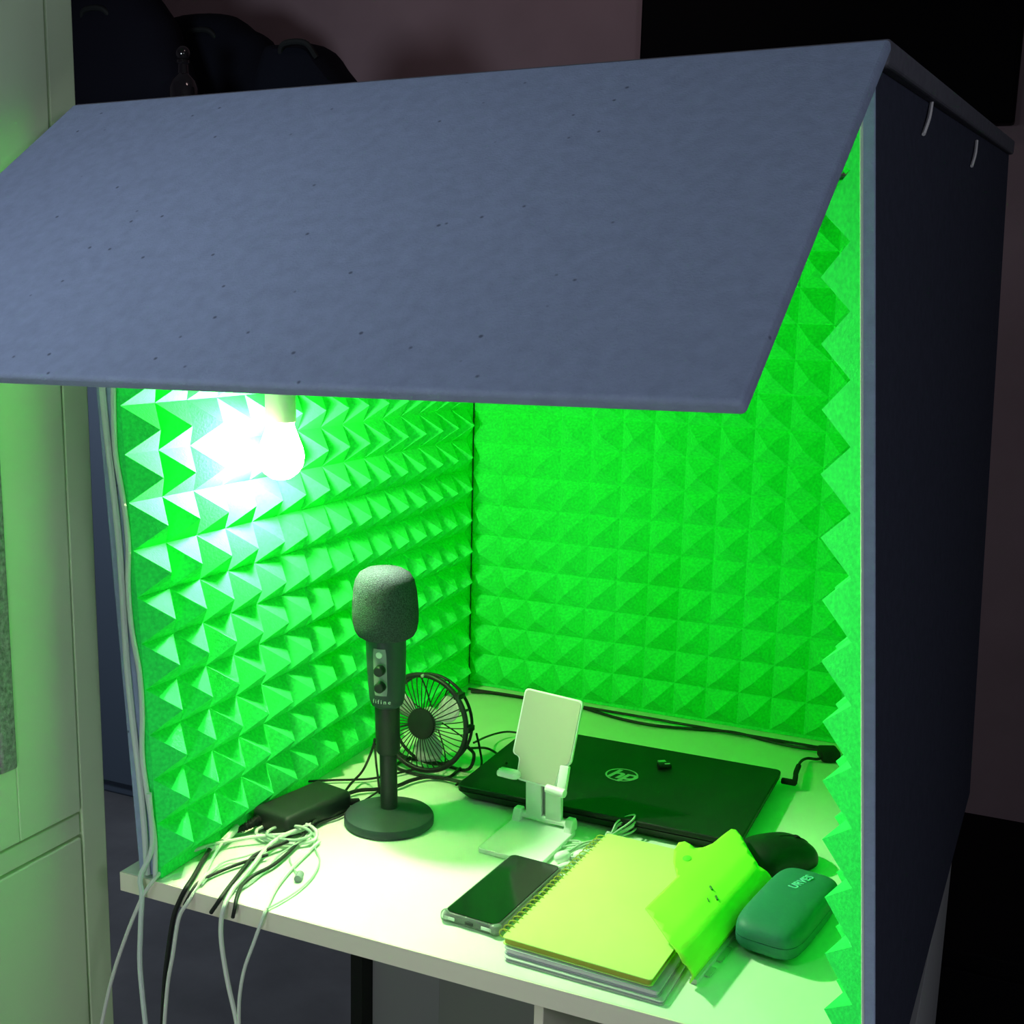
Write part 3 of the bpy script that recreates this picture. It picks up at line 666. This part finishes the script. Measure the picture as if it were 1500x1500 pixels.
cable('charging_cable', [(0.1060, 0.1503, 0.0040), (0.1097, 0.1187, 0.0030), (0.1160, 0.0748, 0.0030), (0.1253, 0.0351, 0.0030), (0.1371, 0.0042, 0.0030), (0.1422, -0.0130, -0.0029), (0.1334, -0.0180, -0.0318), (0.1221, -0.0200, -0.0647), (0.1154, -0.0200, -0.0980), (0.1138, -0.0200, -0.1302), (0.1136, -0.0200, -0.1785)], 0.0020, M['white_cable'], 'slim white cable, rightmost to drop off the desk edge', group=G1)
cable('looped_cable', [(0.0917, 0.1535, 0.0030), (0.1139, 0.1306, 0.0030), (0.1332, 0.1077, 0.0030), (0.1460, 0.0738, 0.0030), (0.1494, 0.0406, 0.0030), (0.1468, 0.0124, 0.0030), (0.1427, -0.0075, 0.0030)], 0.0010, M['clear_cable'], 'fine pale cable looping wide across the white desk')
cable('charging_cable', [(0.0766, 0.0886, 0.0070), (0.0624, 0.0669, 0.0050), (0.0516, 0.0415, 0.0040), (0.0460, 0.0153, 0.0040), (0.0476, -0.0031, 0.0040), (0.0465, -0.0135, -0.0048), (0.0412, -0.0140, -0.0145)], 0.0019, M['black_cable'], 'dark cable lying flat between the two thick cables at the desk edge', group=G1)
cable('thin_wire', [(0.0711, 0.1045, 0.0090), (0.0556, 0.0763, 0.0060), (0.0409, 0.0582, 0.0040), (0.0430, 0.0334, 0.0040), (0.0509, 0.0042, 0.0030)], 0.0011, M['clear_cable'], 'thin pale wire under the black cables near the panel foot')
cable('thin_wire', [(0.0911, 0.1330, 0.0080), (0.0853, 0.1000, 0.0040), (0.0912, 0.0676, 0.0030), (0.0940, 0.0331, 0.0030), (0.0919, 0.0079, 0.0030)], 0.0011, M['clear_cable'], 'thin pale wire weaving between cables at the middle of the tangle')
def stick(t, c):
    MB().tube([Vector((0.1317, 0.0714, 0.0040)) - c, Vector((0.1361, 0.0594, 0.0040)) - c], 0.0042, 10, smooth=0).build('connector', M['plate'], t)['label'] = 'grey barrel connector'
cable('thin_wire', [(0.0976, 0.1009, 0.0030), (0.1091, 0.0879, 0.0030), (0.1223, 0.0761, 0.0030), (0.1326, 0.0701, 0.0040)], 0.0009, M['clear_cable'], 'short thin wire ending in a small grey barrel connector', extra=stick)
def whitestick(t, c):
    MB().tube([Vector((0.0069, 0.1263, 0.0100)) - c, Vector((0.0104, 0.1096, 0.0090)) - c, Vector((0.0139, 0.0894, 0.0080)) - c], 0.0042, 10, smooth=0).build('connector', M['white_plastic'], t)
cable('charging_cable', [(0.0139, 0.0894, 0.0080), (0.0210, 0.0648, 0.0050), (0.0370, 0.0304, 0.0040), (0.0463, 0.0089, 0.0030)], 0.0016, M['white_cable'], 'white cable with long white plug just below the adapter strain relief', group=G1, extra=whitestick)
# flat translucent coils in the tangle
for (pp, lab) in (([(0.0351, 0.1592, 0.0060), (0.0668, 0.1699, 0.0100), (0.0929, 0.1621, 0.0100), (0.1013, 0.1431, 0.0060), (0.0763, 0.1269, 0.0040), (0.0441, 0.1242, 0.0050), (0.0267, 0.1378, 0.0060)], 'small coil of pale cable in front of the black adapter'),):
    o = MB().tube([Vector(p) for p in pp] , 0.0021, 8, closed=True).build('cable_coil', M['white_cable'], None, world=Vector(pp[0])); tag(o, lab, 'cable')
o = MB().tube([(0.0499, 0.1435, 0.0120), (0.0781, 0.1528, 0.0150), (0.0970, 0.1469, 0.0120), (0.0855, 0.1274, 0.0100), (0.0530, 0.1225, 0.0110)], 0.0019, 8, closed=True).build('cable_coil', M['clear_cable'], None, world=Vector((0.0499, 0.1435, 0.0120))); tag(o, 'translucent green-white coil resting on top of the tangle', 'cable')
# cables behind microphone
cable('laptop_lead', [(0.0639, 0.2674, 0.0070), (0.0729, 0.2944, 0.0060), (0.0924, 0.3095, 0.0060), (0.1091, 0.3283, 0.0060), (0.1174, 0.3557, 0.0060), (0.1320, 0.3764, 0.0060), (0.1568, 0.3814, 0.0060), (0.1807, 0.3755, 0.0080)], 0.0026, M['black_cable'], 'thick black lead running behind the microphone to the laptop corner')
cable('black_wire', [(-0.0139, 0.2795, 0.0060), (0.0188, 0.3069, 0.0050), (0.0492, 0.3254, 0.0050), (0.0691, 0.3410, 0.0050), (0.0896, 0.3729, 0.0050), (0.1089, 0.4048, 0.0050)], 0.0016, M['black_cable'], 'thin black wire along the desk from the adapter to the fan')
cable('microphone_cable', [(0.1251, 0.2450, 0.1017), (0.1194, 0.2500, 0.0868), (0.0633, 0.3225, 0.0220), (0.0602, 0.2968, 0.0120), (0.0651, 0.2655, 0.0080), (0.0670, 0.2271, 0.0050), (0.0757, 0.1739, 0.0120)], 0.0016, M['black_cable'], 'slim cable hanging from the back of the microphone to the left')
cable('black_wire', [(0.1194, 0.2550, 0.0904), (0.0640, 0.3553, 0.0200), (0.0822, 0.3290, 0.0100), (0.0989, 0.3034, 0.0040)], 0.0015, M['black_cable'], 'black wire dropping straight down behind the microphone pole')
cable('black_wire', [(0.0946, 0.3110, 0.0040), (0.0937, 0.2812, 0.0040), (0.0929, 0.2523, 0.0040), (0.0917, 0.2220, 0.0040), (0.0812, 0.1922, 0.0040), (0.0810, 0.1483, 0.0080)], 0.0013, M['black_cable'], 'black wire crossing from the microphone base into the tangle')
cable('black_wire', [(0.1766, 0.4200, 0.0470), (0.1517, 0.5241, 0.0180), (0.1609, 0.5664, 0.0120), (0.1901, 0.5690, 0.0120), (0.2209, 0.5723, 0.0080)], 0.0015, M['black_cable'], 'upper black wire arching from the fan towards the laptop back')
cable('black_wire', [(0.1727, 0.4200, 0.0386), (0.1599, 0.4975, 0.0100), (0.1800, 0.4903, 0.0080), (0.2221, 0.4269, 0.0240)], 0.0017, M['black_cable'], 'lower black wire bending from the fan onto the laptop lid')
cable('fan_lead', [(0.1804, 0.4200, 0.0601), (0.1674, 0.4603, 0.0220), (0.1745, 0.4504, 0.0030), (0.1777, 0.4111, 0.0040), (0.1742, 0.3726, 0.0040)], 0.0016, M['black_cable'], 'black wire dropping beside the right rim of the fan')
cable('wall_cable', [(0.0254, 0.7310, 0.0040), (0.0641, 0.7400, 0.0040), (0.1408, 0.7424, 0.0040), (0.2105, 0.7422, 0.0040), (0.2796, 0.7215, 0.0040), (0.3409, 0.7163, 0.0040), (0.4002, 0.7310, 0.0040), (0.4542, 0.7431, 0.0040), (0.5021, 0.7329, 0.0040), (0.5484, 0.7231, 0.0050), (0.5891, 0.7145, 0.0100)], 0.0024, M['black_cable'], 'long black cable lying on the desk along the back foam wall')
b = MB(); b.tube([(p[0], p[1] - 0.004, p[2]) for p in ((0.0184, 0.7404, 0.0060), (0.1048, 0.7433, 0.0060), (0.2664, 0.7437, 0.0060), (0.4290, 0.7401, 0.0060), (0.5942, 0.7381, 0.0060))], 0.0022, 8)  # dark strip added as the shadow line where foam meets desk
tag(b.build('black_wire', M['black_cable'], None, world=Vector((0.0184, 0.7404, 0.0060))), 'straight dark strip standing in for the shadow line under the back foam', 'cable')
def plugs(t, c):
    q = Vector((0.5720, 0.5686, 0.0120)) - c
    MB().box(q + Vector((-0.004, 0, 0)), (0.020, 0.0075, 0.0075), bevel=0.002).build('plug', M['black_soft'], t)
    MB().tube([q + Vector((0.0035, 0, 0)), (q + Vector((0.004, 0, 0))) * 0.4, Vector((0, 0, 0)), Vector((0.5690, 0.6344, 0.0110)) - c], 0.0036, 10).build('strain_relief', M['black_soft'], t)
    MB().box(Vector((0.5983, 0.7044, 0.0100)) - c, (0.026, 0.030, 0.016), rot=Matrix.Rotation(RAD(25), 3, 'Z'), bevel=0.003).build('connector_block', M['black_soft'], t)
cable('charger_lead', [(0.5707, 0.6050, 0.0120), (0.5680, 0.6508, 0.0100), (0.5721, 0.6817, 0.0060), (0.5864, 0.6863, 0.0060), (0.5954, 0.6999, 0.0080)], 0.0020, M['black_cable'], 'black charger lead plugged into the right rear of the laptop', extra=plugs)
# earphones
rnd = random.Random(3)
pts = []
A, B = Vector((0.3807, 0.2296, 0.0000)), Vector((0.4275, 0.3458, 0.0000))
ax = (B - A); sd = Vector((-ax.y, ax.x, 0)).normalized()
def eb(t, s, z): return A + ax * t + sd * s + Vector((0, 0, z))
seqs = []
for k in range(4):
    o_ = rnd.uniform(-0.004, 0.004)
    seqs += [eb(0.10, -0.010 + o_, 0.004 + 0.002 * k), eb(0.38, -0.008 + o_, 0.006 + 0.002 * k), eb(0.62, 0.001, 0.006 + 0.0015 * k), eb(0.86, -0.008 + o_, 0.012 + 0.004 * k), eb(1.0, 0.002 + o_, 0.012 + 0.004 * k), eb(0.84, 0.010 + o_, 0.010 + 0.003 * k), eb(0.62, 0.002, 0.004 + 0.002 * k), eb(0.36, 0.010 + o_, 0.004 + 0.002 * k), eb(0.12, 0.008 + o_, 0.003 + 0.002 * k)]
ear = thing('wired_earphones', 'bundled white wired earphones lying between phone stand and spiral notebook', 'earphones', A)
MB().tube([p - A for p in seqs], 0.0012, 7, closed=False).build('cord', M['clear_cable'], ear)
wrap = [eb(0.62 + 0.012 * math.sin(3 * q), 0.006 * math.cos(q), 0.009 + 0.008 * math.sin(q)) - A for q in [k * 0.7 for k in range(27)]]
MB().tube(wrap, 0.0012, 7).build('cord_wrap', M['white_cable'], ear)
MB().tube([eb(0.30, 0.014, 0.003) - A, eb(0.44, 0.026, 0.003) - A, eb(0.26, 0.046, 0.003) - A, eb(0.10, 0.052, 0.003) - A, eb(0.06, 0.042, 0.003) - A, eb(0.40, 0.020, 0.003) - A, eb(0.52, 0.008, 0.004) - A], 0.0012, 7).build('loose_loop', M['clear_cable'], ear)
for (t_, s_, z_) in ((0.16, -0.008, 0.009), (0.02, 0.005, 0.008)):
    MB().sq(tuple(eb(t_, s_, z_) - A), (0.0068, 0.0105, 0.0066), 0.9, 0.9, 20, 12, rot=RAD(-35)).build('earbud', M['white_plastic'], ear)
MB().sq(tuple(eb(-0.06, -0.008, 0.0045) - A), (0.0042, 0.0120, 0.0040), 0.7, 0.9, 20, 12, rot=RAD(-30)).build('jack_plug', M['white_plastic'], ear)
# drawstring hanging from the booth's left panel
cable('drawstring', [(-0.008, -0.0065, 0.10), (-0.006, -0.0065, 0.04), (-0.0169, -0.0140, 0.0059), (-0.0142, -0.0160, -0.0141), (-0.0160, -0.0180, -0.0538), (-0.0187, -0.0180, -0.0953), (-0.0167, -0.0180, -0.1359), (-0.0136, -0.0180, -0.1767), (-0.0134, -0.0180, -0.2188)], 0.0029, M['felt_trim'], 'pale fabric string hanging straight down from the left panel of the booth', 'string')

# ------------------------------------------------------------------ white cabinet on the left
WX = -0.125
co = Vector((WX - 0.25, -0.6, -DESK))
wb = thing('tall_cabinet', 'tall white painted cabinet with glazed upper door, at the far left', 'cabinet', co)
def wbox(a, b, name, m, parent=None, bev=0.0015):
    a, b = Vector(a), Vector(b)
    return MB().box((a + b) / 2 - co, tuple(b - a)).build(name, m, parent or wb, smooth=False, bevel=bev)
ye = 0.053
yc = 0.013
zr0, zr1 = 0.020, 0.046
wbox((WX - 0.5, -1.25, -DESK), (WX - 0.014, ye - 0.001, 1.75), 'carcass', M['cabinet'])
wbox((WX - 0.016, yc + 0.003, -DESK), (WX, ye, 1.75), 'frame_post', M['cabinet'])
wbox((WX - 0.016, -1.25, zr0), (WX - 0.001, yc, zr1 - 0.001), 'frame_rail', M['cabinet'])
# upper door, with an opening for its pane
py1, pz0 = -0.076, 0.132
ud = wbox((WX - 0.014, py1, zr1 + 0.0025), (WX + 0.001, yc, 1.70), 'door', M['cabinet'])
ud['label'] = 'upper door with dark glass pane'
wbox((WX - 0.014, -0.62, zr1 + 0.0025), (WX + 0.001, py1, pz0), 'door_rail', M['cabinet'], ud)
wbox((WX - 0.012, -0.62, pz0), (WX - 0.008, py1, 1.70), 'glass_pane', M['pane'], ud, 0)['label'] = 'dark glass pane'
wbox((WX - 0.012, py1 - 0.022, pz0), (WX + 0.004, py1, 1.70), 'moulding', M['moulding'], ud, 0.003)['label'] = 'grey textured moulding'
wbox((WX - 0.012, -0.62, pz0), (WX + 0.003, py1 - 0.020, pz0 + 0.010), 'moulding', M['moulding'], ud, 0.003)['label'] = 'grey textured moulding'
wbox((WX - 0.014, -1.2, -DESK + 0.05), (WX + 0.001, yc - 0.001, zr0 - 0.003), 'door', M['cabinet'])['label'] = 'plain lower door'
for c_ in ud.children: c_.location = -ud.location + c_.location

# ------------------------------------------------------------------ background
tc_ = thing('storage_cabinet', 'dark slate cabinet standing in shadow behind the booth', 'cabinet', (-1.30, 1.75, -DESK))
MB().box((0, 0, 0.92), (1.30, 0.50, 1.84), bevel=0.006).build('carcass', M['tallcab'], tc_, smooth=False)
for x in (-0.325, 0.325):
    dr = MB().box((x, -0.256, 0.93), (0.635, 0.014, 1.78), bevel=0.003).build('door', M['tallcab'], tc_, smooth=False)
    MB().tube([(x - math.copysign(0.27, x), -0.275, 0.86), (x - math.copysign(0.27, x), -0.275, 1.02)], 0.006, 10, smooth=0).build('handle', M['plate'], dr)
def bag(name, label, px, y, prof_pts, depth, m):
    """soft bag: outline in XZ, puffed in Y"""
    P = [Vector(p) for p in prof_pts]; x0 = min(p.x for p in P); x1 = max(p.x for p in P); zb_ = min(p.z for p in P)
    c = Vector(((x0 + x1) / 2, y, zb_)); t = thing(name, label, 'bag', c)
    ol = catmull([(p.x - c.x, 0, p.z - c.z) for p in P], 4, True)
    b = MB(); cz = sum(q.z for q in ol) / len(ol); cx = sum(q.x for q in ol) / len(ol); rings = []
    for k in range(9):
        a = -math.pi / 2 + math.pi * k / 8; sc = 0.30 + 0.70 * math.cos(a) ** 0.7 if 0 < k < 8 else 0.30
        rings.append([b.bm.verts.new((cx + (q.x - cx) * sc, depth * math.sin(a), max(0.0, cz + (q.z - cz) * sc))) for q in ol])
    n = len(ol)
    for R0, R1_ in zip(rings, rings[1:]):
        for i in range(n): b.bm.faces.new((R0[i], R0[(i + 1) % n], R1_[(i + 1) % n], R1_[i]))
    b.bm.faces.new(rings[0][::-1]); b.bm.faces.new(rings[-1])
    b.build('body', m, t)
    MB().tube([(cx - 0.05, -depth * 0.8, cz + 0.02), (cx - 0.03, -depth * 1.02, cz + 0.05), (cx + 0.03, -depth * 1.02, cz + 0.05), (cx + 0.05, -depth * 0.8, cz + 0.02)], 0.007, 8).build('strap', M['black_soft'], t)
TOPZ = 1.09
def bz(p, z=None): return (p[0], p[1], TOPZ if z is None else z)
bag('travel_bag', 'dark navy bag heaped on the cabinet top, taller one at left', 0, 1.66, [bz((-1.7464, 1.6600, 1.1421)), (-1.7268, 1.6600, 1.3693), (-1.5842, 1.6600, 1.4434), (-1.4025, 1.6600, 1.4249), (-1.3170, 1.6600, 1.3523), (-1.2719, 1.6600, 1.2701), bz((-1.2595, 1.6600, 1.1196))], 0.085, M['bag'])
bag('travel_bag', 'black bag on the cabinet top behind the shiny bottle', 0, 1.86, [bz((-1.4940, 1.8600, 1.1612)), (-1.4832, 1.8600, 1.3230), (-1.4296, 1.8600, 1.3761), (-1.2629, 1.8600, 1.3745), (-1.1904, 1.8600, 1.3349), (-1.1214, 1.8600, 1.2823), bz((-1.0799, 1.8600, 1.1422))], 0.085, M['bag2'])
bag('travel_bag', 'low black bag at the right end of the cabinet top', 0, 1.64, [bz((-0.9922, 1.6400, 1.1042)), (-0.9783, 1.6400, 1.2154), (-0.9303, 1.6400, 1.2313), (-0.8250, 1.6400, 1.2246), (-0.7792, 1.6400, 1.1785), (-0.7376, 1.6400, 1.1313), bz((-0.7187, 1.6400, 1.0916))], 0.085, M['bag2'])
bo = Vector((-1.1723, 1.5500, 1.0987)); bo.z = TOPZ + 0.0005
btl = thing('glass_bottle', 'dark shiny glass bottle with rounded stopper on the cabinet top', 'bottle', bo)
MB().lathe([(0, 0), (0.032, 0), (0.036, 0.004), (0.036, 0.040), (0.030, 0.058), (0.014, 0.075), (0.0125, 0.096), (0.016, 0.100), (0.016, 0.106), (0, 0.106)], 40).build('body', M['bottle'], btl)
MB().sq((0, 0, 0.122), (0.018, 0.018, 0.018), 1, 1, 28, 16).build('stopper', M['bottle'], btl)
tvo = Vector((0.255, 2.1749, 1.06))
tv = thing('television', 'flat black television high on the back wall, partly hidden by the booth roof', 'television', tvo)
MB().box((0, 0, 0.28), (0.905, 0.05, 0.56), bevel=0.006).build('housing', M['tv'], tv, smooth=False)
MB().box((0, -0.0262, 0.283), (0.885, 0.002, 0.535)).build('screen', M['tv'], tv, smooth=False)
LCH = DESK + Vector((0.7735, 1.6000, -0.3959)).z
lc = thing('low_cabinet', 'low black cabinet in the dark corner right of the desk', 'cabinet', (1.27, 1.30, -DESK))
MB().box((0, 0, LCH / 2), (1.10, 0.6, LCH), bevel=0.004).build('carcass', M['blackbox'], lc, smooth=False)
for x in (-0.262, 0.262): MB().box((x, -0.306, LCH / 2), (0.50, 0.012, LCH - 0.06), bevel=0.002).build('door', M['blackbox'], lc, smooth=False)

# ------------------------------------------------------------------ lights and world
def area(name, loc, target, size, power, col):
    l = bpy.data.lights.new(name, 'AREA'); l.shape = 'DISK'; l.size = size; l.energy = power; l.color = col
    o = bpy.data.objects.new(name, l); C.objects.link(o); o.location = loc
    o.rotation_euler = (Vector(target) - Vector(loc)).to_track_quat('-Z', 'Y').to_euler(); return o
area('room_light', (0.0, -0.74, 1.06), (0.15, -0.25, 0.60), 0.22, 2.0, (0.80, 0.88, 1.0))
area('desk_edge_fill', (0.30, -1.0, -0.14), (0.35, 0.0, -0.10), 0.20, 2.0, (0.95, 0.97, 1.0))  # added low fill for the desk's front edge and underside
area('right_side_fill', (1.9, -1.2, 0.9), (0.8, 0.3, 0.2), 0.4, 5.0, (0.85, 0.88, 1.0))  # added fill from the right for the straps and desk side
sl = bpy.data.lights.new('added_lamp_spot', 'SPOT'); sl.energy = 19; sl.color = (0.78, 1.0, 0.64); sl.spot_size = RAD(132); sl.spot_blend = 0.8; sl.shadow_soft_size = 0.012  # added spot near the bulb, lighting the desk and right foam
so_ = bpy.data.objects.new('added_lamp_spot', sl); C.objects.link(so_); so_.location = (0.085, 0.222, 0.465)
so_.rotation_euler = (Vector((0.54, -0.13, 0.10)) - Vector(so_.location)).to_track_quat('-Z', 'Y').to_euler()
area('back_wall_fill', (-0.3, 1.2, 1.95), (-0.5, 2.2, 1.3), 0.3, 1.2, (1.0, 0.72, 0.72))  # added warm fill to lift the back wall
area('back_left_fill', (-1.0, 0.5, 1.0), (-1.45, 1.5, 0.4), 0.3, 5, (0.78, 0.88, 1.0))  # added bluish fill to lift the slate cabinet front
w = bpy.data.worlds.new('night'); bpy.context.scene.world = w; w.use_nodes = True
bg = w.node_tree.nodes['Background']; bg.inputs['Color'].default_value = (0.5, 0.55, 0.8, 1); bg.inputs['Strength'].default_value = 0.02

# ------------------------------------------------------------------ camera
cam = bpy.data.cameras.new('camera'); co_ = bpy.data.objects.new('camera', cam); C.objects.link(co_)
cam.sensor_fit = 'HORIZONTAL'; cam.sensor_width = 36.0; cam.lens = 42.0400; cam.shift_x = 0.02032; cam.shift_y = 0.02360
r, u, f = Vector((0.9097, 0.4146, 0.0219)), Vector((-0.0980, 0.1631, 0.9817)), Vector((-0.4035, 0.8953, -0.1890))
mt = Matrix(((r.x, u.x, -f.x, 0), (r.y, u.y, -f.y, 0), (r.z, u.z, -f.z, 0), (0, 0, 0, 1)))
co_.matrix_world = Matrix.Translation((0.8162, -0.9574, 0.6211)) @ mt
cam.clip_start = 0.02
bpy.context.scene.camera = co_

# lift everything so the floor lies at z = 0
for o in bpy.context.scene.objects:
    if o.parent is None: o.location.z += DESK
sc = bpy.context.scene
sc.view_settings.view_transform = 'Standard'; sc.view_settings.look = 'None'; sc.view_settings.exposure = 0.0; sc.view_settings.gamma = 1.0
sc.cycles.max_bounces = 14; sc.cycles.diffuse_bounces = 8; sc.cycles.transmission_bounces = 8; sc.cycles.sample_clamp_indirect = 6.0
